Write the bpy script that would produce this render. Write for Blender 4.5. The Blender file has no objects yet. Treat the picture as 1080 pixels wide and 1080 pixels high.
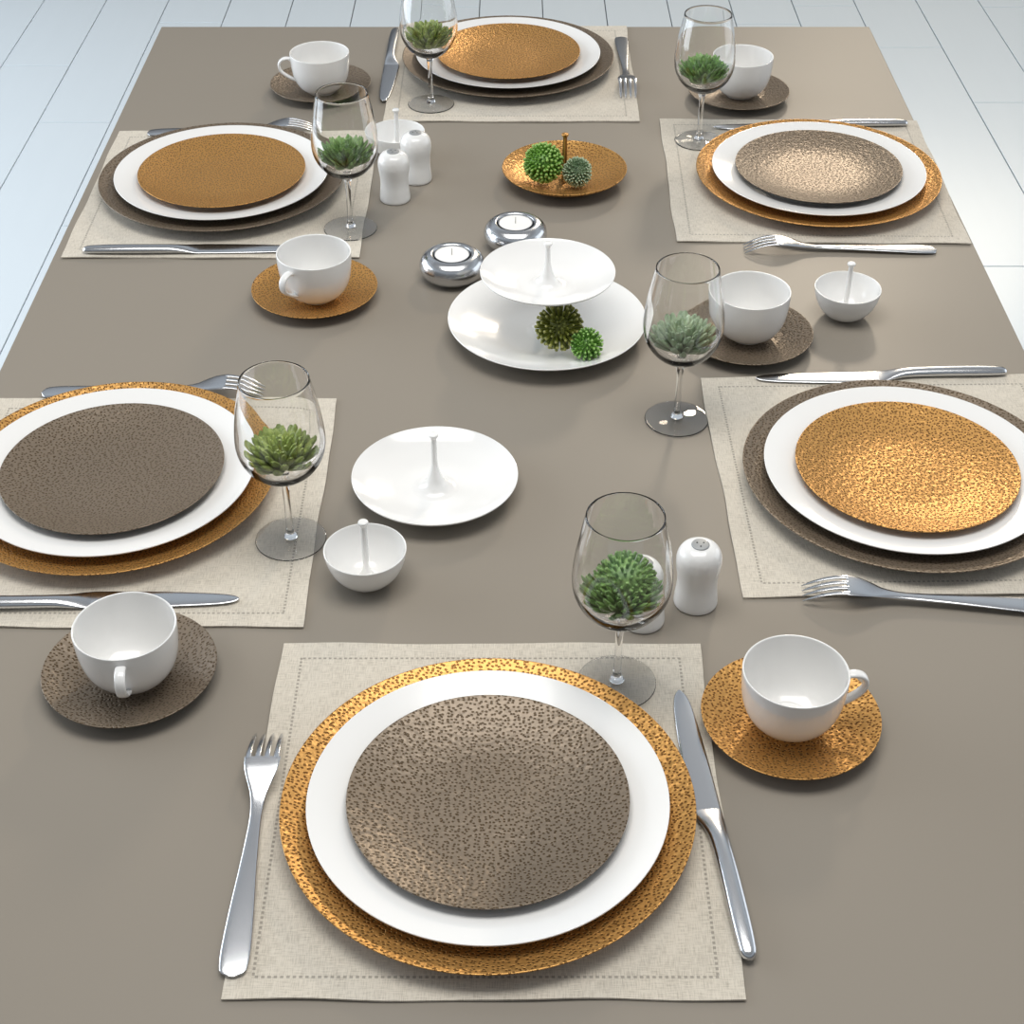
import bpy, bmesh, math, random
from mathutils import Vector, Matrix

PI = math.pi
TZ = 0.74                       # height of the table top above the floor
scene = bpy.context.scene
COL = scene.collection

# ------------------------------------------------------------------ camera
cam_d = bpy.data.cameras.new('camera')
cam = bpy.data.objects.new('camera', cam_d)
COL.objects.link(cam)
cam.location = (0, 0, TZ + 0.8867)
cam.rotation_euler = (PI / 2 - 0.6589, 0, 0)
cam_d.sensor_width = 36
cam_d.lens = 36 * 1676.3 / 1080
cam_d.clip_start = 0.05
cam_d.clip_end = 60
scene.camera = cam

# ------------------------------------------------------------------ view
vs = scene.view_settings
vs.view_transform = 'Standard'
vs.look = 'None'
vs.gamma = 1
vs.use_curve_mapping = False
vs.exposure = 0.0

# ------------------------------------------------------------------ world (overcast daylight around the room)
world = bpy.data.worlds.new('world')
scene.world = world
world.use_nodes = True
wn, wl = world.node_tree.nodes, world.node_tree.links
wn.clear()
w_out = wn.new('ShaderNodeOutputWorld')
w_bg = wn.new('ShaderNodeBackground')
w_tc = wn.new('ShaderNodeTexCoord')
w_sep = wn.new('ShaderNodeSeparateXYZ')
w_ramp = wn.new('ShaderNodeValToRGB')
wl.new(w_tc.outputs['Generated'], w_sep.inputs[0])
w_map = wn.new('ShaderNodeMapRange')
w_map.inputs['From Min'].default_value = -1
w_map.inputs['From Max'].default_value = 1
wl.new(w_sep.outputs['Z'], w_map.inputs['Value'])
wl.new(w_map.outputs[0], w_ramp.inputs[0])
el = w_ramp.color_ramp.elements
el[0].position = 0.0; el[0].color = (0.20, 0.20, 0.20, 1)
el[1].position = 0.5; el[1].color = (0.28, 0.28, 0.29, 1)
for pos, c in ((0.67, (0.36, 0.37, 0.38)), (0.735, (0.66, 0.72, 0.79)), (0.80, (0.85, 0.95, 1.04)), (0.85, (0.62, 0.67, 0.72)), (0.89, (0.47, 0.49, 0.52)), (1.0, (0.55, 0.56, 0.57))):
    e = el.new(pos); e.color = (*c, 1)
# the side behind the viewer is a plainer, darker wall than the window side
w_dir = wn.new('ShaderNodeMapRange')
w_dir.inputs['From Min'].default_value = -0.9
w_dir.inputs['From Max'].default_value = 0.5
w_dir.inputs['To Min'].default_value = 0.75
w_dir.inputs['To Max'].default_value = 1.0
wl.new(w_sep.outputs['Y'], w_dir.inputs['Value'])
w_mul = wn.new('ShaderNodeVectorMath'); w_mul.operation = 'SCALE'
wl.new(w_ramp.outputs[0], w_mul.inputs[0]); wl.new(w_dir.outputs[0], w_mul.inputs['Scale'])
wl.new(w_mul.outputs[0], w_bg.inputs[0])
w_bg.inputs[1].default_value = 0.62
wl.new(w_bg.outputs[0], w_out.inputs[0])

def area(name, loc, target, sx, sy, power, color):
    d = bpy.data.lights.new(name, 'AREA')
    d.shape = 'RECTANGLE'; d.size = sx; d.size_y = sy
    d.energy = power; d.color = color
    o = bpy.data.objects.new(name, d); COL.objects.link(o)
    o.location = loc
    o.rotation_euler = (Vector(target) - Vector(loc)).to_track_quat('-Z', 'Y').to_euler()
    return o
area('warm_window_light', (1.05, 5.0, TZ + 2.0), (0.1, 1.5, TZ), 0.36, 0.36, 34, (1.0, 0.85, 0.66))
area('table_glow_light', (2.0, 7.4, TZ + 1.85), (0.3, 2.0, TZ), 1.5, 1.1, 26, (1.0, 0.88, 0.70))  # unseen warm light, added so its reflection glows on the far right tabletop
area('left_floor_fill', (-3.1, 2.7, 1.25), (0.0, 2.7, 0.6), 3.2, 2.2, 112, (0.84, 0.92, 1.0))  # unseen cool fill, added on the left to brighten the floor
area('right_floor_fill', (3.4, 2.7, 1.25), (0.0, 2.7, 1.0), 3.2, 2.2, 34, (0.86, 0.93, 1.0))  # matching fill added on the right, lifts the floor beside the table
area('overhead_fill_light', (0.0, 1.15, TZ + 1.95), (0.0, 1.15, 0), 1.7, 0.95, 32, (1.0, 0.985, 0.95))  # added overhead fill, makes the light fall off toward the back

# ------------------------------------------------------------------ materials
def newmat(name):
    m = bpy.data.materials.new(name); m.use_nodes = True
    nt = m.node_tree
    b = nt.nodes['Principled BSDF']
    return m, nt, b
def mat(name, color, rough=0.5, metal=0.0, spec=0.5, coat=0.0, coat_rough=0.05, noise=0.0, nscale=8.0):
    m, nt, b = newmat(name)
    b.inputs['Roughness'].default_value = rough
    b.inputs['Metallic'].default_value = metal
    b.inputs['Specular IOR Level'].default_value = spec
    b.inputs['Coat Weight'].default_value = coat
    b.inputs['Coat Roughness'].default_value = coat_rough
    if noise:
        tc = nt.nodes.new('ShaderNodeTexCoord'); n = nt.nodes.new('ShaderNodeTexNoise')
        n.inputs['Scale'].default_value = nscale; n.inputs['Detail'].default_value = 4
        nt.links.new(tc.outputs['Object'], n.inputs['Vector'])
        mx = nt.nodes.new('ShaderNodeMix'); mx.data_type = 'RGBA'
        mx.inputs['A'].default_value = (*[c * (1 - noise) for c in color], 1)
        mx.inputs['B'].default_value = (*[min(1, c * (1 + noise)) for c in color], 1)
        nt.links.new(n.outputs['Fac'], mx.inputs['Factor'])
        nt.links.new(mx.outputs['Result'], b.inputs['Base Color'])
    else:
        b.inputs['Base Color'].default_value = (*color, 1)
    return m

M = {}
M['porcelain'] = mat('white_porcelain', (0.84, 0.832, 0.815), 0.14, 0, 0.5, 0.3, 0.04, 0.01, 20)
M['table'] = mat('taupe_lacquer', (0.268, 0.237, 0.197), 0.38, 0, 0.14, 0, 0.1, 0.015, 3)
M['steel'] = mat('brushed_steel', (0.66, 0.67, 0.69), 0.20, 1.0, 0.5, noise=0.02, nscale=60)
M['chrome'] = mat('polished_steel', (0.62, 0.63, 0.65), 0.22, 1.0, noise=0.02, nscale=60)
M['cap'] = mat('shaker_cap_steel', (0.33, 0.34, 0.345), 0.5, 0.4, noise=0.02, nscale=60)
M['hole'] = mat('dark_hole', (0.01, 0.01, 0.01), 0.8, noise=0.02)
M['wax'] = mat('white_wax', (0.86, 0.85, 0.83), 0.45, 0, 0.4, noise=0.01, nscale=40)
M['wick'] = mat('wick_cotton', (0.42, 0.40, 0.36), 0.9, noise=0.1, nscale=400)
M['leg'] = mat('table_leg_steel', (0.35, 0.34, 0.33), 0.35, 0.9, noise=0.02)
M['groove'] = mat('floor_groove', (0.17, 0.18, 0.19), 0.9, noise=0.05)

def plank_mat():
    m, nt, b = newmat('pale_floor_plank')
    tc = nt.nodes.new('ShaderNodeTexCoord'); mp = nt.nodes.new('ShaderNodeMapping')
    mp.inputs['Scale'].default_value = (9, 1.1, 1)
    n = nt.nodes.new('ShaderNodeTexNoise'); n.inputs['Scale'].default_value = 3; n.inputs['Detail'].default_value = 6
    nt.links.new(tc.outputs['Object'], mp.inputs[0]); nt.links.new(mp.outputs[0], n.inputs['Vector'])
    r = nt.nodes.new('ShaderNodeValToRGB')
    r.color_ramp.elements[0].position = 0.3; r.color_ramp.elements[0].color = (0.69, 0.755, 0.80, 1)
    r.color_ramp.elements[1].position = 0.7; r.color_ramp.elements[1].color = (0.70, 0.765, 0.81, 1)
    nt.links.new(n.outputs['Fac'], r.inputs[0]); nt.links.new(r.outputs[0], b.inputs['Base Color'])
    b.inputs['Roughness'].default_value = 0.22
    b.inputs['Specular IOR Level'].default_value = 0.7
    return m
M['plank'] = plank_mat()

def pitted(name, base, pit, metal, rough, bump=0.5, scale=320.0, pit_r=0.245):
    """Hand finished plate glaze: many small sunk specks over a satin metallic glaze."""
    m, nt, b = newmat(name)
    N, L = nt.nodes, nt.links
    tc = N.new('ShaderNodeTexCoord')
    wob = N.new('ShaderNodeTexNoise'); wob.inputs['Scale'].default_value = 160; wob.inputs['Detail'].default_value = 1
    L.new(tc.outputs['Object'], wob.inputs['Vector'])
    off = N.new('ShaderNodeVectorMath'); off.operation = 'MULTIPLY_ADD'
    L.new(wob.outputs['Color'], off.inputs[0]); off.inputs[1].default_value = (0.0007, 0.0007, 0)
    L.new(tc.outputs['Object'], off.inputs[2])
    flat = N.new('ShaderNodeVectorMath'); flat.operation = 'MULTIPLY'
    L.new(off.outputs[0], flat.inputs[0]); flat.inputs[1].default_value = (0.86, 1.08, 0)
    v = N.new('ShaderNodeTexVoronoi'); v.voronoi_dimensions = '2D'; v.feature = 'F1'; v.inputs['Scale'].default_value = scale
    v.inputs['Randomness'].default_value = 0.88
    L.new(flat.outputs[0], v.inputs['Vector'])
    mask = N.new('ShaderNodeMapRange'); mask.interpolation_type = 'SMOOTHSTEP'
    mask.inputs['From Min'].default_value = pit_r + 0.10; mask.inputs['From Max'].default_value = pit_r - 0.08
    L.new(v.outputs['Distance'], mask.inputs['Value'])
    big = N.new('ShaderNodeTexNoise'); big.inputs['Scale'].default_value = 14; big.inputs['Detail'].default_value = 2
    L.new(tc.outputs['Object'], big.inputs['Vector'])
    amt = N.new('ShaderNodeMapRange'); amt.inputs['From Min'].default_value = 0.3; amt.inputs['From Max'].default_value = 0.6
    amt.inputs['To Min'].default_value = 0.85; amt.inputs['To Max'].default_value = 1.0
    L.new(big.outputs['Fac'], amt.inputs['Value'])
    fac = N.new('ShaderNodeMath'); fac.operation = 'MULTIPLY'
    L.new(mask.outputs[0], fac.inputs[0]); L.new(amt.outputs[0], fac.inputs[1])
    mx = N.new('ShaderNodeMix'); mx.data_type = 'RGBA'
    mx.inputs['A'].default_value = (*base, 1); mx.inputs['B'].default_value = (*pit, 1)
    L.new(fac.outputs[0], mx.inputs['Factor']); L.new(mx.outputs['Result'], b.inputs['Base Color'])
    b.inputs['Metallic'].default_value = metal
    b.inputs['Roughness'].default_value = rough
    bp = N.new('ShaderNodeBump'); bp.inputs['Strength'].default_value = bump; bp.inputs['Distance'].default_value = 0.0006
    bp.invert = True
    ham = N.new('ShaderNodeTexNoise'); ham.inputs['Scale'].default_value = 190; ham.inputs['Detail'].default_value = 1
    L.new(tc.outputs['Object'], ham.inputs['Vector'])
    hs = N.new('ShaderNodeMath'); hs.operation = 'MULTIPLY_ADD'; hs.inputs[1].default_value = 1.5
    L.new(ham.outputs['Fac'], hs.inputs[0]); L.new(mask.outputs[0], hs.inputs[2])
    L.new(hs.outputs[0], bp.inputs['Height']); L.new(bp.outputs[0], b.inputs['Normal'])
    return m
M['gold'] = pitted('speckled_gold_glaze', (0.56, 0.30, 0.090), (0.17, 0.075, 0.016), 0.74, 0.40, 0.9)
M['taupe'] = pitted('speckled_taupe_glaze', (0.215, 0.168, 0.122), (0.070, 0.040, 0.013), 0.45, 0.38, 0.75)

def glass_mat():
    m, nt, b = newmat('clear_glass')
    b.inputs['Base Color'].default_value = (1.0, 1.0, 1.0, 1)
    b.inputs['Roughness'].default_value = 0.0
    b.inputs['IOR'].default_value = 1.46
    b.inputs['Transmission Weight'].default_value = 1.0
    return m
M['glass'] = glass_mat()

def linen_mat():
    m, nt, b = newmat('natural_linen')
    N, L = nt.nodes, nt.links
    tc = N.new('ShaderNodeTexCoord'); sep = N.new('ShaderNodeSeparateXYZ')
    L.new(tc.outputs['Object'], sep.inputs[0])
    def math(op, a, b_=None, c=None):
        n = N.new('ShaderNodeMath'); n.operation = op
        for i, x in enumerate((a, b_, c)):
            if x is None: continue
            if isinstance(x, (int, float)): n.inputs[i].default_value = x
            else: L.new(x, n.inputs[i])
        return n.outputs[0]
    def thread(axis_scale):
        mp = N.new('ShaderNodeMapping'); mp.inputs['Scale'].default_value = axis_scale
        L.new(tc.outputs['Object'], mp.inputs[0])
        n = N.new('ShaderNodeTexNoise'); n.inputs['Scale'].default_value = 1; n.inputs['Detail'].default_value = 2
        L.new(mp.outputs[0], n.inputs['Vector']); return n.outputs['Fac']
    warp = thread((1700, 110, 1)); weft = thread((110, 1700, 1))
    weave = math('MULTIPLY', math('ADD', warp, weft), 0.5)
    broad = N.new('ShaderNodeTexNoise'); broad.inputs['Scale'].default_value = 30
    L.new(tc.outputs['Object'], broad.inputs['Vector'])
    fac = math('ADD', math('MULTIPLY', weave, 1.6), math('MULTIPLY', broad.outputs['Fac'], 0.25))
    r = N.new('ShaderNodeValToRGB')
    r.color_ramp.elements[0].position = 0.62; r.color_ramp.elements[0].color = (0.40, 0.355, 0.29, 1)
    r.color_ramp.elements[1].position = 1.12 - 0.12; r.color_ramp.elements[1].color = (0.64, 0.585, 0.495, 1)
    L.new(fac, r.inputs[0])
    # drawn-thread hem stitch: small open holes along a line inside the edge
    ax = math('ABSOLUTE', sep.outputs['X']); ay = math('ABSOLUTE', sep.outputs['Y'])
    HL = 0.171 - 0.0175
    def line(a, other, along):
        near = math('LESS_THAN', math('ABSOLUTE', math('SUBTRACT', a, HL)), 0.0010)
        inside = math('LESS_THAN', other, HL + 0.0008)
        dash = math('GREATER_THAN', math('FRACT', math('MULTIPLY', along, 240.0)), 0.45)
        hole = math('MULTIPLY', math('MULTIPLY', near, inside), dash)
        return hole
    hole = math('MAXIMUM', line(ax, ay, sep.outputs['Y']), line(ay, ax, sep.outputs['X']))
    mx = N.new('ShaderNodeMix'); mx.data_type = 'RGBA'
    L.new(r.outputs[0], mx.inputs['A']); mx.inputs['B'].default_value = (0.21, 0.19, 0.16, 1)
    L.new(math('MULTIPLY', hole, 0.65), mx.inputs['Factor'])
    L.new(mx.outputs['Result'], b.inputs['Base Color'])
    b.inputs['Roughness'].default_value = 0.9
    b.inputs['Specular IOR Level'].default_value = 0.15
    b.inputs['Sheen Weight'].default_value = 0.25
    # hem fold is a little thicker than the middle: raised band
    band = math('MULTIPLY', math('GREATER_THAN', math('MAXIMUM', ax, ay), HL), 0.5)
    h = math('SUBTRACT', math('ADD', weave, band), hole)
    bp = N.new('ShaderNodeBump'); bp.inputs['Strength'].default_value = 0.5; bp.inputs['Distance'].default_value = 0.0007
    L.new(h, bp.inputs['Height']); L.new(bp.outputs[0], b.inputs['Normal'])
    return m
M['linen'] = linen_mat()

def leaf_mat(name, low, high, tip=None):
    m, nt, b = newmat(name)
    N, L = nt.nodes, nt.links
    tc = N.new('ShaderNodeTexCoord'); n = N.new('ShaderNodeTexNoise')
    n.inputs['Scale'].default_value = 110; n.inputs['Detail'].default_value = 2
    L.new(tc.outputs['Object'], n.inputs['Vector'])
    r = N.new('ShaderNodeValToRGB')
    r.color_ramp.elements[0].position = 0.35; r.color_ramp.elements[0].color = (*low, 1)
    r.color_ramp.elements[1].position = 0.68; r.color_ramp.elements[1].color = (*high, 1)
    L.new(n.outputs['Fac'], r.inputs[0]); L.new(r.outputs[0], b.inputs['Base Color'])
    if tip:                                   # pale rod ends, measured from the middle of the ball
        ln = N.new('ShaderNodeVectorMath'); ln.operation = 'LENGTH'; L.new(tc.outputs['Object'], ln.inputs[0])
        mr = N.new('ShaderNodeMapRange'); mr.inputs['From Min'].default_value = tip[0]*.9; mr.inputs['From Max'].default_value = tip[0]*.98
        L.new(ln.outputs['Value'], mr.inputs['Value'])
        mx = N.new('ShaderNodeMix'); mx.data_type = 'RGBA'; L.new(mr.outputs[0], mx.inputs['Factor'])
        L.new(r.outputs[0], mx.inputs['A']); mx.inputs['B'].default_value = (*tip[1], 1)
        L.new(mx.outputs['Result'], b.inputs['Base Color'])
    b.inputs['Roughness'].default_value = 0.42
    b.inputs['Subsurface Weight'].default_value = 0.0
    return m
M['green'] = leaf_mat('leaf_green', (0.12, 0.24, 0.06), (0.27, 0.44, 0.14))
M['fresh'] = leaf_mat('leaf_fresh_green', (0.12, 0.27, 0.06), (0.28, 0.48, 0.15))
M['grey'] = leaf_mat('leaf_grey_green', (0.24, 0.33, 0.20), (0.42, 0.52, 0.35))
M['olive'] = leaf_mat('leaf_olive', (0.19, 0.27, 0.05), (0.38, 0.46, 0.13))
M['dark'] = leaf_mat('rod_dark_olive', (0.10, 0.12, 0.012), (0.20, 0.22, 0.03), (.0255, (0.36, 0.36, 0.10)))
M['bright'] = leaf_mat('rod_bright_green', (0.09, 0.23, 0.03), (0.20, 0.40, 0.07), (.0175, (0.30, 0.52, 0.14)))
M['leafy'] = leaf_mat('rod_fresh_green', (0.08, 0.21, 0.02), (0.18, 0.38, 0.05), (.0250, (0.30, 0.50, 0.12)))
M['sage'] = leaf_mat('rod_sage', (0.12, 0.20, 0.10), (0.28, 0.38, 0.22), (.0185, (0.45, 0.55, 0.38)))

# ------------------------------------------------------------------ mesh helpers
def mesh_of(name, bm, m, smooth=True):
    bmesh.ops.recalc_face_normals(bm, faces=bm.faces)
    me = bpy.data.meshes.new(name); bm.to_mesh(me); bm.free()
    me.materials.append(m)
    if smooth:
        for p in me.polygons: p.use_smooth = True
        me.set_sharp_from_angle(angle=math.radians(55))
    return me
def obj(name, me, parent=None, loc=(0, 0, 0)):
    o = bpy.data.objects.new(name, me); COL.objects.link(o)
    o.location = loc
    if parent: o.parent = parent
    return o
def thing(name, label, cat, loc, rz=0, group=None, me=None):
    o = bpy.data.objects.new(name, me); COL.objects.link(o)
    o.location = (loc[0], loc[1], TZ + loc[2]); o.rotation_euler = (0, 0, rz)
    o['label'] = label; o['category'] = cat
    if group: o['group'] = group
    return o
def dup(root, label, loc, rz=0, mats=None):
    r = root.copy(); COL.objects.link(r)
    r.location = (loc[0], loc[1], TZ + loc[2]); r.rotation_euler = (0, 0, rz)
    r['label'] = label
    for ch in list(root.children):
        c = ch.copy(); COL.objects.link(c); c.parent = r
        for g in list(ch.children):
            d = g.copy(); COL.objects.link(d); d.parent = c
    return r

def spline(pts, n=6):
    """Catmull-Rom through the points; a point given as a 3-tuple is a hard corner start."""
    P = [Vector(p[:2]) for p in pts]
    out = []
    for i in range(len(P) - 1):
        p1, p2 = P[i], P[i + 1]
        p0 = P[i - 1] if i > 0 else p1 * 2 - p2
        p3 = P[i + 2] if i + 2 < len(P) else p2 * 2 - p1
        # centripetal-ish: limit tangents by the segment length
        L_ = (p2 - p1).length
        def tan(a, b, c):
            t = (c - a)
            d1, d2 = (b - a).length, (c - b).length
            if t.length < 1e-9: return Vector((0, 0))
            return t.normalized() * min(L_, min(d1, d2) * 1.5 if min(d1, d2) > 0 else L_)
        t1, t2 = tan(p0, p1, p2), tan(p1, p2, p3)
        for k in range(n):
            s = k / n
            h1 = 2*s**3 - 3*s**2 + 1; h2 = s**3 - 2*s**2 + s; h3 = -2*s**3 + 3*s**2; h4 = s**3 - s**2
            out.append(p1 * h1 + t1 * h2 + p2 * h3 + t2 * h4)
    out.append(P[-1])
    return [(max(0.0, p.x), p.y) for p in out]

def lathe(bm, prof, seg=96, closed=False):
    rings = []
    for r, z in prof:
        if r < 1e-6: rings.append([bm.verts.new((0, 0, z))])
        else: rings.append([bm.verts.new((r * math.cos(2*PI*k/seg), r * math.sin(2*PI*k/seg), z)) for k in range(seg)])
    pairs = list(zip(rings[:-1], rings[1:]))
    if closed: pairs.append((rings[-1], rings[0]))
    for a, b in pairs:
        for k in range(seg):
            k2 = (k + 1) % seg
            if len(a) == 1 and len(b) == 1: break
            if len(a) == 1: bm.faces.new((a[0], b[k], b[k2]))
            elif len(b) == 1: bm.faces.new((a[k], b[0], a[k2]))
            else: bm.faces.new((a[k], b[k], b[k2], a[k2]))
def lathe_mesh(name, prof, m, seg=96, n=6):
    bm = bmesh.new(); lathe(bm, spline(prof, n) if n else prof, seg)
    return mesh_of(name, bm, m)

def loft(bm, secs, n=16, cap0=True, cap1=True, power=2.0):
    """secs: (centre, side vector u, up vector v); superellipse sections."""
    rings = []
    for c, u, v in secs:
        c, u, v = Vector(c), Vector(u), Vector(v)
        ring = []
        for k in range(n):
            a = 2*PI*k/n; ca, sa = math.cos(a), math.sin(a)
            ca = math.copysign(abs(ca)**(2/power), ca); sa = math.copysign(abs(sa)**(2/power), sa)
            ring.append(bm.verts.new(c + u*ca + v*sa))
        rings.append(ring)
    for a, b in zip(rings[:-1], rings[1:]):
        for k in range(n):
            k2 = (k+1) % n
            bm.faces.new((a[k], a[k2], b[k2], b[k]))
    if cap0: bm.faces.new(rings[0][::-1])
    if cap1: bm.faces.new(rings[-1])

def lerp_table(tab, s):
    for (a, *va), (b, *vb) in zip(tab[:-1], tab[1:]):
        if s <= b:
            t = (s - a) / (b - a) if b > a else 0
            t = max(0, min(1, t)); t = t*t*(3-2*t) if False else t
            return [x + (y - x) * t for x, y in zip(va, vb)]
    return list(tab[-1][1:])
def smooth_table(tab, s):
    # Catmull-Rom per column
    i = 0
    while i < len(tab) - 2 and s > tab[i+1][0]: i += 1
    a, b = tab[i], tab[i+1]
    p0 = tab[i-1] if i > 0 else a; p3 = tab[i+2] if i+2 < len(tab) else b
    h = b[0] - a[0]; t = max(0, min(1, (s - a[0]) / h))
    out = []
    for j in range(1, len(a)):
        m1 = (b[j] - p0[j]) / max(1e-9, b[0] - p0[0]) * h
        m2 = (p3[j] - a[j]) / max(1e-9, p3[0] - a[0]) * h
        out.append((2*t**3-3*t**2+1)*a[j] + (t**3-2*t**2+t)*m1 + (-2*t**3+3*t**2)*b[j] + (t**3-t**2)*m2)
    return out

def box(bm, x0, x1, y0, y1, z0, z1, bevel=0.0):
    vs_ = [bm.verts.new((x, y, z)) for x in (x0, x1) for y in (y0, y1) for z in (z0, z1)]
    f = [(0,1,3,2),(4,6,7,5),(0,4,5,1),(2,3,7,6),(0,2,6,4),(1,5,7,3)]
    fs = [bm.faces.new([vs_[i] for i in q]) for q in f]
    if bevel:
        es = list({e for q in fs for e in q.edges})
        bmesh.ops.bevel(bm, geom=es, offset=bevel, segments=3, profile=0.5, affect='EDGES')

# ------------------------------------------------------------------ floor (planks run along the table)
bm = bmesh.new()
PW = 0.1781; X0 = 0.977; PL = 1.2; g = 0.0014
random.seed(3)
offs = {0: 4.139, 1: 3.777, -12: 3.658, -13: 4.014, -1: 4.45, -11: 4.32}
for i in range(-24, 16):
    xa = X0 + i*PW
    off = offs.get(i, random.uniform(3.4, 4.6))
    k0 = int((-2.5 - off)/PL) - 1
    for k in range(k0, 8):
        ya = off + k*PL; yb = ya + PL
        if ya > 8.6 or yb < -2.5: continue
        box(bm, xa+g, xa+PW-g, ya+g, yb-g, -0.012, 0.0, 0.0008)
fl = obj('floor', mesh_of('floor_planks', bm, M['plank'], smooth=False)); fl['kind'] = 'structure'
bm = bmesh.new(); box(bm, -3.3, 3.83, -3.6, 9.8, -0.05, -0.006)
sub = obj('floor_bed', mesh_of('floor_bed', bm, M['groove'], smooth=False), fl)

bm = bmesh.new(); box(bm, -3.3, 3.83, 7.6, 7.75, 0.0, 2.75)
M['wall'] = mat('grey_plaster', (0.22, 0.22, 0.22), 0.9, noise=0.03, nscale=2)
w_ = obj('wall_back', mesh_of('wall_back', bm, M['wall'], smooth=False)); w_['kind'] = 'structure'

# ------------------------------------------------------------------ table
table = thing('dining_table', 'long rectangular taupe dining table laid for six', 'table', (0.005, 1.44, -TZ))
bm = bmesh.new(); box(bm, -0.5325, 0.5325, -0.90, 0.898, TZ-0.03, TZ, 0.0012)
obj('tabletop', mesh_of('tabletop', bm, M['table'], smooth=False), table)
bm = bmesh.new(); 
box(bm, -0.44, 0.44, -0.80, -0.775, TZ-0.11, TZ-0.031, 0.001); box(bm, -0.44, 0.44, 0.775, 0.80, TZ-0.11, TZ-0.031, 0.001)
box(bm, -0.44, -0.415, -0.774, 0.774, TZ-0.11, TZ-0.031, 0.001); box(bm, 0.415, 0.44, -0.774, 0.774, TZ-0.11, TZ-0.031, 0.001)
obj('apron', mesh_of('apron', bm, M['table'], smooth=False), table)
bm = bmesh.new(); box(bm, -0.03, 0.03, -0.03, 0.03, 0, TZ-0.031, 0.002)
leg_me = mesh_of('table_leg', bm, M['leg'], smooth=False)
for sx in (-1, 1):
    for sy in (-1, 1):
        obj('leg', leg_me, table, (sx*0.47, sy*0.83, 0))

# ------------------------------------------------------------------ placemats
def placemat_mesh(seed):
    rnd = random.Random(seed); ph = [rnd.uniform(0, 6.28) for _ in range(8)]
    bm = bmesh.new(); n = 56; hw = 0.171; top = {}; bot = {}
    for i in range(n+1):
        for j in range(n+1):
            u, v = i/n*2-1, j/n*2-1
            ex = 0.0008*math.sin(v*5+ph[0]) + 0.0004*math.sin(v*11+ph[1])
            ey = 0.0008*math.sin(u*5+ph[2]) + 0.0004*math.sin(u*11+ph[3])
            x = u*hw + ex*abs(u)**3; y = v*hw + ey*abs(v)**3
            e = max(abs(u), abs(v))
            w = 0.5 + 0.5*math.sin(u*7+ph[4])*math.sin(v*6+ph[5])
            lift = 0.0011*max(0, (e-0.86)/0.14)**1.5*w
            top[i, j] = bm.verts.new((x, y, 0.0017+lift)); bot[i, j] = bm.verts.new((x, y, 0.0002+lift))
    for i in range(n):
        for j in range(n):
            bm.faces.new((top[i,j], top[i+1,j], top[i+1,j+1], top[i,j+1]))
            bm.faces.new((bot[i,j], bot[i,j+1], bot[i+1,j+1], bot[i+1,j]))
    for i in range(n):
        for a, b in (((i,0),(i+1,0)), ((i+1,n),(i,n)), ((0,i+1),(0,i)), ((n,i),(n,i+1))):
            bm.faces.new((bot[a], bot[b], top[b], top[a]))
    return mesh_of('placemat', bm, M['linen'])
R_ = math.radians
S = {  # seat: placemat x, y, turn; plate centre x, y
 'A': (-0.0175, 0.795, 0.0, -0.0173, 0.7811), 'F': (0.000, 2.164, 0.0, -0.0055, 2.1848),
 'B': (-0.3460, 1.790, 0.0, -0.3566, 1.8022), 'C': (0.3655, 1.826, R_(-1.0), 0.3784, 1.8131),
 'D': (-0.3455, 1.1575, 0.0, -0.3682, 1.1841), 'E': (0.3655, 1.199, R_(1.0), 0.3645, 1.1872)}
where = {'A': 'at the near end of the table', 'F': 'at the far end of the table',
 'B': 'at the far left seat', 'C': 'at the far right seat', 'D': 'at the near left seat', 'E': 'at the near right seat'}
mat_lab = {'A': 'square beige linen placemat at the near end, fully seen under its setting',
 'F': 'square beige linen placemat at the far end, flush with the table edge',
 'B': 'square beige linen placemat on the left, under the taupe charger and gold top plate',
 'C': 'square beige linen placemat on the right, under the gold charger',
 'D': 'square beige linen placemat on the left, under the gold charger, cut by the frame',
 'E': 'square beige linen placemat on the right, under the taupe charger'}
for i, k in enumerate('AFBCDE'):
    x, y, rz = S[k][:3]
    thing('placemat', mat_lab[k], 'placemat', (x, y, 0), rz, 'linen placemats', placemat_mesh(11+i))

# ------------------------------------------------------------------ plates
MT = 0.0019      # top of a placemat
# coupe charger 30 cm
charger_prof = [(0, .0035), (.05, .0035), (.095, .0045), (.120, .0080), (.138, .0125), (.1490, .0164), (.1500, .0163), (.1499, .0155),
                (.138, .0098), (.120, .0052), (.100, .0018), (.090, .0004), (.086, 0), (.083, .0006), (.06, .0010), (0, .0010)]
dinner_prof = [(0, .0036), (.05, .0036), (.080, .0042), (.0905, .0068), (.100, .0098), (.116, .0138), (.1298, .0172), (.1307, .0172), (.1305, .0160),
               (.116, .0115), (.100, .0070), (.088, .0028), (.078, .0004), (.074, 0), (.071, .0006), (.05, .0012), (0, .0012)]
salad_prof = [(0, .0034), (.035, .0034), (.052, .0040), (.070, .0066), (.088, .0110), (.1012, .0147), (.1021, .0146), (.1019, .0137),
              (.088, .0088), (.070, .0040), (.056, .0012), (.050, 0), (.046, .0005), (.03, .0010), (0, .0010)]
me_dinner = lathe_mesh('dinner_plate', dinner_prof, M['porcelain'], 128, 4)
me_char = {c: lathe_mesh('charger_plate', charger_prof, M[c], 128, 4) for c in ('gold', 'taupe')}
me_salad = {c: lathe_mesh('salad_plate', salad_prof, M[c], 128, 4) for c in ('gold', 'taupe')}
cols = {'A': 'gold', 'C': 'gold', 'D': 'gold', 'B': 'taupe', 'E': 'taupe', 'F': 'taupe'}
other = {'gold': 'taupe', 'taupe': 'gold'}
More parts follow.
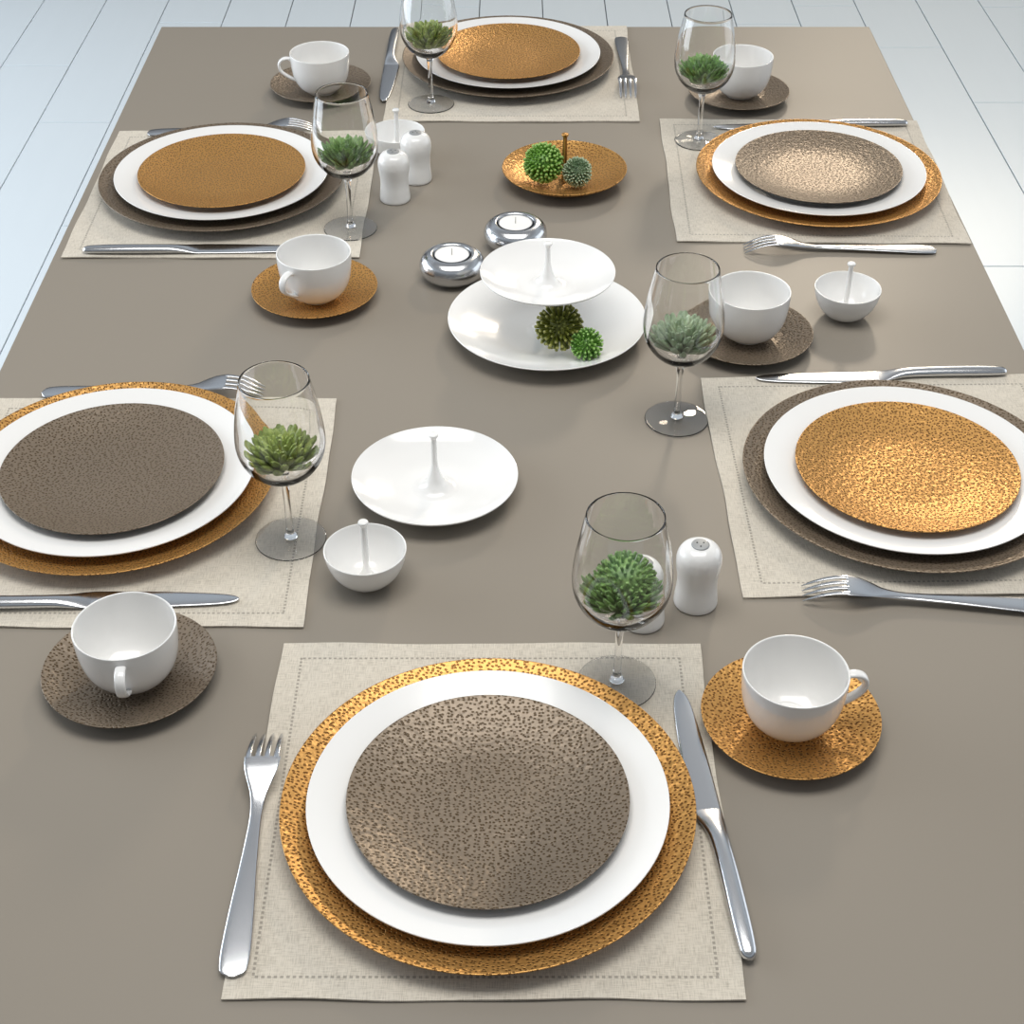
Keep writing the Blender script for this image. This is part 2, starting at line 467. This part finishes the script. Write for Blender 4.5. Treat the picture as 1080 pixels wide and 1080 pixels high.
for i, k in enumerate('AFBCDE'):
    x, y = S[k][3:]
    c = cols[k]; o2 = other[c]
    thing('charger_plate', 'large speckled %s charger plate on the linen placemat %s' % (c, where[k]), 'plate', (x, y, MT), i*1.3, 'charger plates under the place settings', me_char[c])
    thing('dinner_plate', 'wide white porcelain plate between charger and top plate %s' % where[k], 'plate', (x, y, MT+.0040), 0, 'white dinner plates in the place settings', me_dinner)
    thing('salad_plate', 'small speckled %s plate on the white plate %s' % (o2, where[k]), 'plate', (x, y, MT+.0080), i*0.9, 'small coloured plates topping the place settings', me_salad[o2])

# ------------------------------------------------------------------ cutlery
# fork: face down, tips at y=0 side, handle end at y=-L ; built along +Y with tips at +Y
FL = 0.222
def fork_parts():
    # s measured from the handle end: width, thickness, z of centre
    T = [(0.0, .0040, .0012, .0020), (.0025, .0150, .0016, .0021), (.008, .0188, .0019, .0024), (.020, .0200, .0021, .0029), (.050, .0175, .0022, .0038),
         (.090, .0125, .0025, .0046), (.125, .0092, .0029, .0050), (.140, .0092, .0029, .0056), (.155, .0125, .0024, .0076), (.166, .0195, .0020, .0108),
         (.176, .0250, .0018, .0130), (.186, .0270, .0017, .0140)]
    def sec(s):
        w, t, z = smooth_table(T, s)
        return w, t, z
    def section(s, L=FL):
        w, t, z = sec(s)
        z2 = sec(min(.186, s+.001))[2]; z1 = sec(max(0, s-.001))[2]
        sl = math.atan2(z2-z1, .002)
        return (0, s-L/2, z), (w/2, 0, 0), (0, -math.sin(sl)*t/2, math.cos(sl)*t/2)
    ss = [0, .0012, .0025, .005, .008, .013] + [.02+.0075*i for i in range(15)]
    bmh = bmesh.new(); loft(bmh, [section(s) for s in ss if s <= .126] + [section(.128)], 24, True, False, 2.6)
    bmd = bmesh.new(); loft(bmd, [section(.128)] + [section(.128+.0058*i) for i in range(1, 10)] + [section(.186)], 24, False, True, 2.6)
    for k in range(4):
        x0 = (-1.5+k)*.00705; x1 = (-1.5+k)*.0066
        secs = []
        for j in range(13):
            t = j/12; s = .1845 + t*(FL-.1845)
            z = .0140 - .0122*t**1.9
            w = .0047*(1-.45*t) if t < .82 else .0047*(1-.45*.82)*(1-(t-.82)/.18*.8)
            x = x0 + (x1-x0)*t
            sl = -.0122*1.9*t**.9/(FL-.1845) if t > 0 else 0
            a = math.atan(sl)
            th = .0017*(1-.4*t)
            secs.append(((x, s-FL/2, max(z, .0012)), (w/2, 0, 0), (0, -math.sin(a)*th/2, math.cos(a)*th/2)))
        loft(bmd, secs, 12, True, True, 2.8)
    return mesh_of('fork_handle', bmh, M['steel']), mesh_of('fork_head', bmd, M['steel'])
fork_h, fork_d = fork_parts()
# knife: tip at +Y, cutting edge towards -X, straight back towards +X
KL = 0.258
def knife_parts():
    bmb = bmesh.new()
    BS = .128          # handle length
    # blade: left and right edge x for s from the handle end
    B = [(.124, -.0108, .0086), (.132, -.0124, .0090), (.150, -.0124, .0090), (.180, -.0116, .0086), (.205, -.0104, .0080), (.228, -.0088, .0070), (.243, -.0072, .0058), (.251, -.0056, .0042), (.2555, -.0038, .0024), (.2575, -.0020, .0006), (.258, -.0009, -.0005)]
    secs = []
    for i in range(41):
        s = .124 + (KL-.124)*(1-(1-i/40)**1.7)
        l, r = smooth_table(B, s)
        secs.append(((( l+r)/2, s-KL/2, .0022), ((r-l)/2, 0, .0), (0.0, 0, .0009)))
    loft(bmb, secs, 24, True, True, 2.6)
    bmh = bmesh.new()
    # handle: width, thickness, x centre
    H = [(0, .0030, .0024, .0030, .0036), (.002, .0085, .0060, .0030, .0040), (.007, .0120, .0078, .0030, .0045), (.030, .0140, .0088, .0030, .0050), (.075, .0138, .0088, .0030, .0050),
         (.105, .0142, .0080, .0022, .0046), (.118, .0172, .0058, .0008, .0036), (.127, .0205, .0032, -.0010, .0026), (.134, .0212, .0016, -.0014, .0022)]
    secs = []
    for s in [0, .001, .002, .004, .007, .012] + [.02+.008*i for i in range(11)] + [.106, .112, .118, .123, .127, .131, .134]:
        w, t, x, z = smooth_table(H, s)
        secs.append(((x, s-KL/2, z), (w/2, 0, 0), (0, 0, t/2)))
    loft(bmh, secs, 28, True, True, 2.1)
    return mesh_of('knife_blade', bmb, M['steel']), mesh_of('knife_handle', bmh, M['chrome'])
kn_b, kn_h = knife_parts()
def cutlery(a, b, L, off=None):
    """pose from handle end a to tip b on the table plane"""
    d = Vector((b[0]-a[0], b[1]-a[1])).normalized()
    ang = math.atan2(d.y, d.x) - PI/2
    mid = Vector(a) + d*L/2
    return mid.x, mid.y, ang
forks = {'A': ((-.1845, .640), (-.1865, .862), 'steel fork beside the plates on the linen mat at the near end'),
 'F': ((.161, 2.286), (.159, 2.064), 'steel fork pointing toward the camera on the far end placemat'),
 'B': ((-.478, 1.952), (-.250, 1.961), 'steel fork half hidden behind the plates of the far left seat'),
 'C': ((.490, 1.637), (.262, 1.639), 'steel fork on the bare table before the far right seat, tines arched'),
 'D': ((-.472, 1.336), (-.249, 1.338), 'steel fork with tines seen through the wine glass at the near left seat'),
 'E': ((.468, 1.007), (.246, 1.027), 'steel fork before the near right seat, handle cut by the frame')}
knives = {'A': ((.155, .652), (.133, .908), 'steel table knife at the near end, running off the mat edge'),
 'F': ((-.170, 2.312), (-.176, 2.054), 'steel knife with dark blade toward the camera on the far end placemat'),
 'B': ((-.494, 1.633), (-.236, 1.636), 'steel knife before the far left seat, its tip behind a white cup'),
 'C': ((.524, 1.976), (.266, 1.971), 'steel knife mostly hidden behind the plates of the far right seat'),
 'D': ((-.489, 1.014), (-.231, 1.019), 'steel knife before the near left seat, behind a white cup'),
 'E': ((.506, 1.370), (.248, 1.363), 'steel knife with warm shining blade behind the taupe charger')}
f0 = k0_ = None
for k in 'AFBCDE':
    a, b, lab = forks[k]; x, y, rz = cutlery(a, b, FL)
    z = 0.0002 if k in 'C' else MT+.0002
    if f0 is None:
        f0 = thing('dinner_fork', lab, 'fork', (x, y, z), rz, 'forks of the place settings')
        obj('handle', fork_h, f0); obj('head', fork_d, f0)
    else: dup(f0, lab, (x, y, z), rz)
    a, b, lab = knives[k]; x, y, rz = cutlery(a, b, KL)
    if k0_ is None:
        k0_ = thing('dinner_knife', lab, 'knife', (x, y, MT), rz, 'knives of the place settings')
        obj('blade', kn_b, k0_); obj('handle', kn_h, k0_)
    else: dup(k0_, lab, (x, y, MT), rz)

# ------------------------------------------------------------------ cups and saucers
saucer_prof = [(0, .0042), (.020, .0042), (.0245, .0040), (.035, .0046), (.050, .0080), (.0682, .0141), (.0690, .0140), (.0688, .0131),
               (.050, .0056), (.038, .0018), (.030, 0), (.027, .0004), (.015, .0010), (0, .0010)]
me_saucer = {c: lathe_mesh('saucer', saucer_prof, M[c], 96, 4) for c in ('gold', 'taupe')}
CZ = .0043
cup_prof = [(0, .0012), (.014, .0012), (.0165, 0), (.0190, .0004), (.0205, .0022), (.0285, .0078), (.0350, .0175), (.0384, .0290), (.0400, .0430), (.0404, .0545),
            (.0400, .0556), (.0389, .0549), (.0383, .0430), (.0366, .0300), (.0332, .0190), (.0268, .0098), (.0180, .0052), (.0168, .0044), (.010, .0038), (0, .0038)]
me_cup = lathe_mesh('cup_body', cup_prof, M['porcelain'], 96, 4)
def handle_mesh():
    bm = bmesh.new()
    pts = [(.0399, .0468), (.0425, .0490), (.0490, .0485), (.0540, .0450), (.0557, .0390), (.0535, .0320), (.0470, .0255), (.0405, .0212), (.0350, .0185)]
    sp = spline(pts, 5); secs = []
    for i, (r, z) in enumerate(sp):
        a = sp[max(0, i-1)]; b = sp[min(len(sp)-1, i+1)]
        t = Vector((b[0]-a[0], 0, b[1]-a[1])).normalized()
        nrm = Vector((-t.z, 0, t.x))
        secs.append(((r, 0, z), (0, .0042, 0), nrm*.0019))
    loft(bm, secs, 18, True, True, 2.6)
    return mesh_of('cup_handle', bm, M['porcelain'])
me_handle = handle_mesh()
cups = [  # saucer x, y, colour, cup x, y, handle angle, labels
 (.215, .874, 'gold', .214, .873, R_(4), 'gold speckled saucer to the right of the near end setting', 'white cup with handle to the right, on the near gold saucer'),
 (-.305, .927, 'taupe', -.302, .924, R_(-84), 'taupe speckled saucer at the near left, in front of the knife', 'white cup with handle toward the camera, on the near taupe saucer'),
 (-.217, 1.533, 'gold', -.214, 1.526, R_(-122), 'gold speckled saucer between the two left placemats', 'white cup on the gold saucer between the two left placemats'),
 (.2475, 1.441, 'taupe', .249, 1.444, R_(95), 'taupe speckled saucer behind the glass at the near right seat', 'white cup beside a small white bowl, handle out of sight'),
 (-.264, 2.097, 'taupe', -.2615, 2.087, R_(-172), 'taupe speckled saucer at the far left corner of the table', 'white cup with handle to the left, in the far left corner'),
 (.310, 2.072, 'taupe', .313, 2.075, R_(100), 'taupe speckled saucer at the far right corner of the table', 'white cup partly behind a wine glass in the far right corner')]
cup0 = None
for sx, sy, c, cx, cy, ang, ls, lc in cups:
    thing('saucer', ls, 'saucer', (sx, sy, 0), ang*2, 'speckled saucers', me_saucer[c])
    if cup0 is None:
        cup0 = thing('coffee_cup', lc, 'cup', (cx, cy, CZ), ang, 'white coffee cups')
        obj('cup_body', me_cup, cup0); obj('handle', me_handle, cup0)
    else: dup(cup0, lc, (cx, cy, CZ), ang)

# ------------------------------------------------------------------ wine glasses
bowl_out = [(0, .0660), (.0035, .0662), (.010, .0678), (.0200, .0730), (.0295, .0820), (.0358, .0935), (.0382, .1050), (.0379, .1180), (.0355, .1370), (.0325, .1530), (.0295, .1680)]
bowl_in = [(.0284, .1680), (.0313, .1530), (.0343, .1370), (.0366, .1180), (.0368, .1050), (.0343, .0948), (.0281, .0843), (.0192, .0767), (.0095, .0727), (.0030, .0716), (0, .0715)]
prof = spline(bowl_out, 6) + [(.0294, .1686), (.02895, .1689), (.0285, .1686)] + spline(bowl_in, 6)
bm = bmesh.new(); lathe(bm, prof, 96); me_gbowl = mesh_of('glass_bowl', bm, M['glass'])
me_gstem = lathe_mesh('glass_stem', [(0, .0030), (.0052, .0030), (.0060, .0040), (.0048, .0065), (.0036, .0095), (.0031, .0160), (.0029, .035), (.0031, .052), (.0040, .0612), (.0052, .0655), (.0040, .0663), (0, .0663)], M['glass'], 32, 5)
me_gfoot = lathe_mesh('glass_foot', [(0, .0029), (.008, .0028), (.020, .0018), (.0300, .0013), (.0314, .0008), (.0300, .0002), (.020, .0002), (0, .0004)], M['glass'], 80, 5)
glasses = [
 (.0835, .920, 'wine glass holding deep green leaves, in front of a white shaker', 'green', 'deep green succulent rosette inside the nearest wine glass', 'mix'),
 (.1620, 1.294, 'wine glass standing on bare table beside the cake stand', 'grey', 'pale grey green succulent inside the glass by the cake stand', 'fat'),
 (-.1965, 1.103, 'wine glass with olive green leaves at the edge of the near left gold charger', 'olive', 'olive green succulent inside the glass by the near left charger', 'fat'),
 (-.1905, 1.689, 'wine glass by the far left plates, next to the white shakers', 'green', 'green finger leaved succulent inside the glass by the paired shakers', 'thin'),
 (-.1100, 2.048, 'wine glass on the far end placemat, cut by the top of the frame', 'olive', 'yellowish green succulent inside the glass of the far end setting', 'fat'),
 (.2430, 1.932, 'wine glass on the far right placemat, before a white cup', 'fresh', 'bright green succulent inside the glass of the far right setting', 'thin')]
def r_in(z):
    t = sorted([(b, a) for a, b in bowl_in])
    return lerp_table(t, z)[0]
def finger(bm, base, d, up, L, w, th, bend, n=9):
    """one fleshy leaf: root, direction, curving upward, blunt tip"""
    d = Vector(d).normalized(); side = d.cross(Vector(up))
    side = side.normalized() if side.length > 1e-4 else Vector((1, 0, 0))
    c = Vector(base); secs = []; steps = 6
    prof = [.55, .85, 1.0, 1.08, 1.02, .80, .30]
    for i in range(steps+1):
        nrm = side.cross(d).normalized()
        s_ = prof[i]
        secs.append((c.copy(), side*w*s_/2, nrm*th*s_/2))
        d = (d + Vector(up)*bend/steps).normalized()
        step = L/steps if i < steps-1 else L/steps*.55
        c = c + d*step
    return secs
def rosette(name, m, seed, kind):
    rnd = random.Random(seed); bm = bmesh.new()
    n = {'fat': 84, 'thin': 115, 'mix': 120}[kind]
    w = {'fat': .0080, 'thin': .0062, 'mix': .0058}[kind]
    ga = PI*(3-5**.5)
    for i in range(n):
        t = i/(n-1)                               # 0 centre .. 1 outer
        el = R_(88 - 74*t**.8); az = ga*i + rnd.uniform(-.15, .15)
        d = Vector((math.cos(az)*math.cos(el), math.sin(az)*math.cos(el), math.sin(el)))
        base = Vector((math.cos(az)*.004*t, math.sin(az)*.004*t, .0790 + .004*(1-t)))
        L = .037 + .007*rnd.random() - .009*(1-t)
        bend = .5 if t > .4 else .1
        secs = finger(bm, base, d, (0, 0, 1), L, w*(.8+.3*rnd.random()), w*.6, bend)
        # keep the leaf inside the bowl
        out = []
        for c, u, v in secs:
            r = math.hypot(c.x, c.y); lim = r_in(min(.16, max(.0712, c.z))) - .0034
            if r > lim: c = Vector((c.x*lim/r, c.y*lim/r, c.z))
            out.append((c, u, v))
        loft(bm, out, 8, True, True, 2.0)
    bmesh.ops.create_uvsphere(bm, u_segments=16, v_segments=10, radius=.0085, matrix=Matrix.Translation((0, 0, .0835)) @ Matrix.Scale(.9, 4, (0, 0, 1)))
    if kind == 'mix':                         # a rounded head of short rods sits among the leaves
        for i in range(150):
            t = (i+.5)/150; cz = 1-1.5*t; sr = math.sqrt(max(0, 1-cz*cz)); az = ga*i
            d = Vector((sr*math.cos(az), sr*math.sin(az), cz)); c0 = Vector((.003, .006, .0995))
            sd = d.orthogonal().normalized(); nr = d.cross(sd)
            loft(bm, [(c0+d*r_, sd*w_, nr*w_) for r_, w_ in ((.012, .0009), (.0225, .0014), (.0245, .0014), (.0252, .0008))], 6)
        bmesh.ops.create_uvsphere(bm, u_segments=20, v_segments=12, radius=.0190, matrix=Matrix.Translation((.003, .006, .0995)))
    return mesh_of(name, bm, m)
g0 = None
for i, (x, y, lab, lm, slab, kind) in enumerate(glasses):
    z = MT if i in (0, 2, 3, 4, 5) else .0002
    if g0 is None:
        g0 = thing('wine_glass', lab, 'wine glass', (x, y, z), 0, 'wine glasses with succulents')
        obj('bowl', me_gbowl, g0); obj('stem', me_gstem, g0); obj('foot', me_gfoot, g0)
    else: dup(g0, lab, (x, y, z), i*.7)
    thing('succulent', slab, 'succulent', (x, y, z), i*1.1, 'succulents in the wine glasses', rosette('succulent_rosette', M[lm], 40+i, kind))

# ------------------------------------------------------------------ pieces with a centre spike
def spike_profile(z0, top, flare):
    """hollow-looking trumpet rising from a dish, with a small flat knob"""
    return [(flare, z0-.0002), (flare*.80, z0+.0001), (flare*.58, z0+.0018), (flare*.36, z0+.0070), (flare*.22, z0+.0150), (.0030, z0+.026), (.0026, top-.006), (.0030, top-.0030), (.0040, top-.0024)]
def spike_meshes(z0, top, flare, m):
    st = spline(spike_profile(z0, top, flare)[:-2], 5) + [(0, top-.006)]
    bm = bmesh.new(); lathe(bm, [(0, z0-.0008), (flare, z0-.0008)] + st, 40); a = mesh_of('spike', bm, m)
    kn = [(0, top-.0062), (.0025, top-.0062), (.0028, top-.0040), (.0042, top-.0026), (.0045, top-.0012), (.0040, top-.0003), (.0030, top), (0, top)]
    bm = bmesh.new(); lathe(bm, kn, 40); b = mesh_of('knob', bm, m)
    return a, b
bowl_prof = [(0, .0030), (.010, .0030), (.0185, .0060), (.0265, .0145), (.0318, .0250), (.0342, .0345), (.0348, .0352), (.0354, .0346), (.0338, .0250), (.0290, .0135), (.0215, .0045), (.0145, .0004), (.0125, 0), (.0100, .0006), (0, .0008)]
me_bowl = lathe_mesh('dip_bowl', bowl_prof, M['porcelain'], 80, 4)
bs, bk = spike_meshes(.0034, .0645, .0115, M['porcelain'])
b0 = None
for x, y, rz, lab in ((-.125, 1.049, 0, 'tiny white bowl with centre spike, in front of the single white spiked plate'),
                  (.360, 1.493, 1, 'tiny white bowl with centre spike, casting its shadow on bare table at the right'),
                  (-.146, 1.889, 2, 'tiny white bowl with centre spike, behind the paired white shakers')):
    if b0 is None:
        b0 = thing('dip_bowl', lab, 'bowl', (x, y, .0001), rz, 'white dip bowls with a centre spike')
        obj('bowl_body', me_bowl, b0); s_ = obj('spike', bs, b0); obj('knob', bk, s_)
    else: dup(b0, lab, (x, y, .0001), rz)

def coupe(R, z, w=.0030, foot=.45):
    f = R*foot
    return [(0, .0036), (f*.6, .0036), (f, .0042), (R*.62, .0075*z/.02+.0004), (R*.82, z*.66), (R*.985, z-.0002), (R*.994, z+.0002), (R, z-.0006), (R*.985, z-.0022),
            (R*.82, z*.66-.0030), (R*.62, .0035*z/.02), (f*1.08, .0006), (f*.98, 0), (f*.88, .0005), (f*.6, .0010), (0, .0010)]
def spiked_dish(name, label, cat, x, y, R, z, m, flare, top=.0635):
    t = thing(name, label, cat, (x, y, .0001))
    obj('dish', lathe_mesh('dish', coupe(R, z), m, 112, 4), t)
    a, b = spike_meshes(.0036, top, flare, m)
    s_ = obj('spike', a, t); obj('knob', b, s_)
    return t
spiked_dish('serving_plate', 'single white porcelain plate with tall centre spike, between the near settings', 'plate', -.071, 1.178, .0767, .019, M['porcelain'], .026)
spiked_dish('footed_dish', 'small gold speckled dish with centre spike holding two green succulents', 'dish', .065, 1.817, .0773, .020, M['gold'], .010, .0640)
# two-tier stand
st = thing('tiered_stand', 'two tier white porcelain stand with spike, at the middle of the table', 'cake stand', (.037, 1.456, .0001))
obj('lower_plate', lathe_mesh('lower_plate', coupe(.105, .021), M['porcelain'], 128, 4), st)
a, b = spike_meshes(.0036, .0625, .026, M['porcelain'])
obj('lower_spike', a, st)
up = obj('upper_plate', lathe_mesh('upper_plate', coupe(.0703, .0185), M['porcelain'], 112, 4), st, (0, 0, .0575))
a, b = spike_meshes(.0036, .0505, .023, M['porcelain'])
obj('upper_spike', a, up); obj('knob', b, up)

# ------------------------------------------------------------------ spiky ball succulents
def spiky_ball(name, m, R, n, w, seed, lead, core=.55):
    """n blunt rods all round a core; rods are packed denser around the growing point"""
    rnd = random.Random(seed); bm = bmesh.new(); ga = PI*(3-5**.5)
    q = Vector(lead).normalized().to_track_quat('Z', 'X').to_matrix()
    for i in range(n):
        t = (i+.5)/n
        cz = 1 - 1.92*t**1.12
        cz = max(-1, min(1, cz)); sr = math.sqrt(1-cz*cz); az = ga*i
        d = q @ Vector((sr*math.cos(az), sr*math.sin(az), cz))
        d = (d + Vector([rnd.uniform(-.06, .06) for _ in range(3)])).normalized()
        L = R*(.96+.08*rnd.random())*(.84+.16*min(1, t*5))
        side = d.orthogonal().normalized(); nr = d.cross(side)
        ww = w*(.55+.45*min(1, t*4))
        secs = []
        for f, s_ in ((core*.8, .8), (.75, .9), (.88, 1.0), (.95, 1.08), (.985, .9), (1.0, .5)):
            secs.append((d*L*f, side*ww*s_/2, nr*ww*s_/2))
        loft(bm, secs, 7, True, True)
    bmesh.ops.create_uvsphere(bm, u_segments=20, v_segments=12, radius=R*core)
    return mesh_of(name, bm, m)
thing('succulent', 'large dark olive ball of rods on the lower tier of the white stand', 'succulent', (.0490, 1.413, .0255+.0085), 0, 'spiky succulents on the serving dishes', spiky_ball('succulent_ball', M['dark'], .0255, 130, .0034, 1, (.05, -.75, .6)))
thing('succulent', 'small bright green ball beside the dark olive one on the white stand', 'succulent', (.0765, 1.392, .0175+.0085), 0, 'spiky succulents on the serving dishes', spiky_ball('succulent_ball', M['bright'], .0175, 120, .0026, 2, (-.5, -.6, .4)))
thing('succulent', 'large fresh green ball in the gold spiked dish', 'succulent', (.0385, 1.803, .0245+.0075), 0, 'spiky succulents on the serving dishes', spiky_ball('succulent_ball', M['leafy'], .0250, 230, .0034, 3, (-.6, -.5, .65), .7))
thing('succulent', 'small grey green pointed rosette ball in the gold spiked dish', 'succulent', (.0800, 1.796, .0180+.0050), 0, 'spiky succulents on the serving dishes', spiky_ball('succulent_ball', M['sage'], .0185, 260, .0021, 4, (.0, -.6, .8), .6))

# ------------------------------------------------------------------ salt and pepper shakers
shaker_prof = [(0, .0010), (.0145, .0010), (.0165, 0), (.0182, .0010), (.0187, .0040), (.0180, .0120), (.0171, .0220), (.0174, .0310), (.0188, .0410), (.0192, .0465), (.0184, .0530), (.0155, .0585), (.0105, .0618), (.0060, .0626), (0, .0627)]
me_shaker = lathe_mesh('shaker_body', shaker_prof, M['porcelain'], 64, 6)
me_cap = lathe_mesh('shaker_cap', [(0, .0620), (.0074, .0620), (.0076, .0628), (.0073, .0633), (.0066, .06355), (0, .0637)], M['cap'], 48, 0)
bm = bmesh.new()
for k in range(3):
    a = 2*PI*k/3+.5
    for ring in (0,):
        vsx = [bm.verts.new((.0032*math.cos(a)+.0007*math.cos(b*PI/6), .0032*math.sin(a)+.0007*math.sin(b*PI/6), .06385)) for b in range(12)]
        lo = [bm.verts.new((v.co.x, v.co.y, .0634)) for v in vsx]
        bm.faces.new(vsx)
        for b in range(12): bm.faces.new((lo[b], lo[(b+1) % 12], vsx[(b+1) % 12], vsx[b]))
me_holes = mesh_of('pour_holes', bm, M['hole'], smooth=False)
s0 = None
for x, y, rz, lab in ((.1555, 1.0200, 0, 'white porcelain shaker standing clear to the right of the nearest wine glass'),
                  (.1090, .9970, 1, 'white porcelain shaker mostly hidden behind the nearest wine glass'),
                  (-.1425, 1.769, 2, 'nearer of the two white shakers beside the far left placemat'),
                  (-.1185, 1.822, 3, 'farther of the two white shakers, in front of the tiny spiked bowl')):
    if s0 is None:
        s0 = thing('shaker', lab, 'shaker', (x, y, .0001), rz, 'white salt and pepper shakers')
        obj('shaker_body', me_shaker, s0); c_ = obj('cap', me_cap, s0); obj('pour_hole', me_holes, c_)
    else: dup(s0, lab, (x, y, .0001), rz)

# ------------------------------------------------------------------ candle holders
hold = [(.0, .0110), (.0203, .0110), (.0209, .0125), (.0211, .0285), (.0222, .0302), (.0245, .0306), (.0290, .0292), (.0338, .0250), (.0364, .0190), (.0366, .0150), (.0345, .0085), (.0290, .0030), (.0215, .0004), (.018, 0), (0, 0)]
me_hold = lathe_mesh('candle_holder', hold, M['chrome'], 96, 6)
me_wax = lathe_mesh('wax', [(0, .0112), (.0188, .0112), (.0192, .0120), (.0192, .0288), (.0186, .0296), (.0165, .0292), (.0150, .0290), (0, .0288)], M['wax'], 72, 0)
me_cupm = lathe_mesh('candle_cup', [(0, .01105), (.0198, .01105), (.0200, .0120), (.0200, .0300), (.0194, .0300), (.0194, .0120), (0, .0111)], M['chrome'], 72, 0)
bm = bmesh.new(); loft(bm, [((0, 0, .0285), (.0005, 0, 0), (0, .0005, 0)), ((.0001, 0, .0325), (.0005, 0, 0), (0, .0005, 0)), ((.0002, .0003, .0365), (.0004, 0, 0), (0, .0004, 0))], 8)
me_wick = mesh_of('wick', bm, M['wick'])
for x, y, l1, l2 in ((-.067, 1.576, 'round polished steel candle holder, nearer of the two behind the white stand', 'unlit white tealight in the nearer steel holder'),
                     (.004, 1.651, 'round polished steel candle holder, farther of the two behind the white stand', 'unlit white tealight in the farther steel holder')):
    thing('candle_holder', l1, 'candle holder', (x, y, .0001), 0, 'steel candle holders', me_hold)
    c_ = thing('tealight_candle', l2, 'candle', (x, y, .0001), 0, 'tealights in the steel holders')
    obj('wax', me_wax, c_); obj('metal_cup', me_cupm, c_); obj('wick', me_wick, c_)
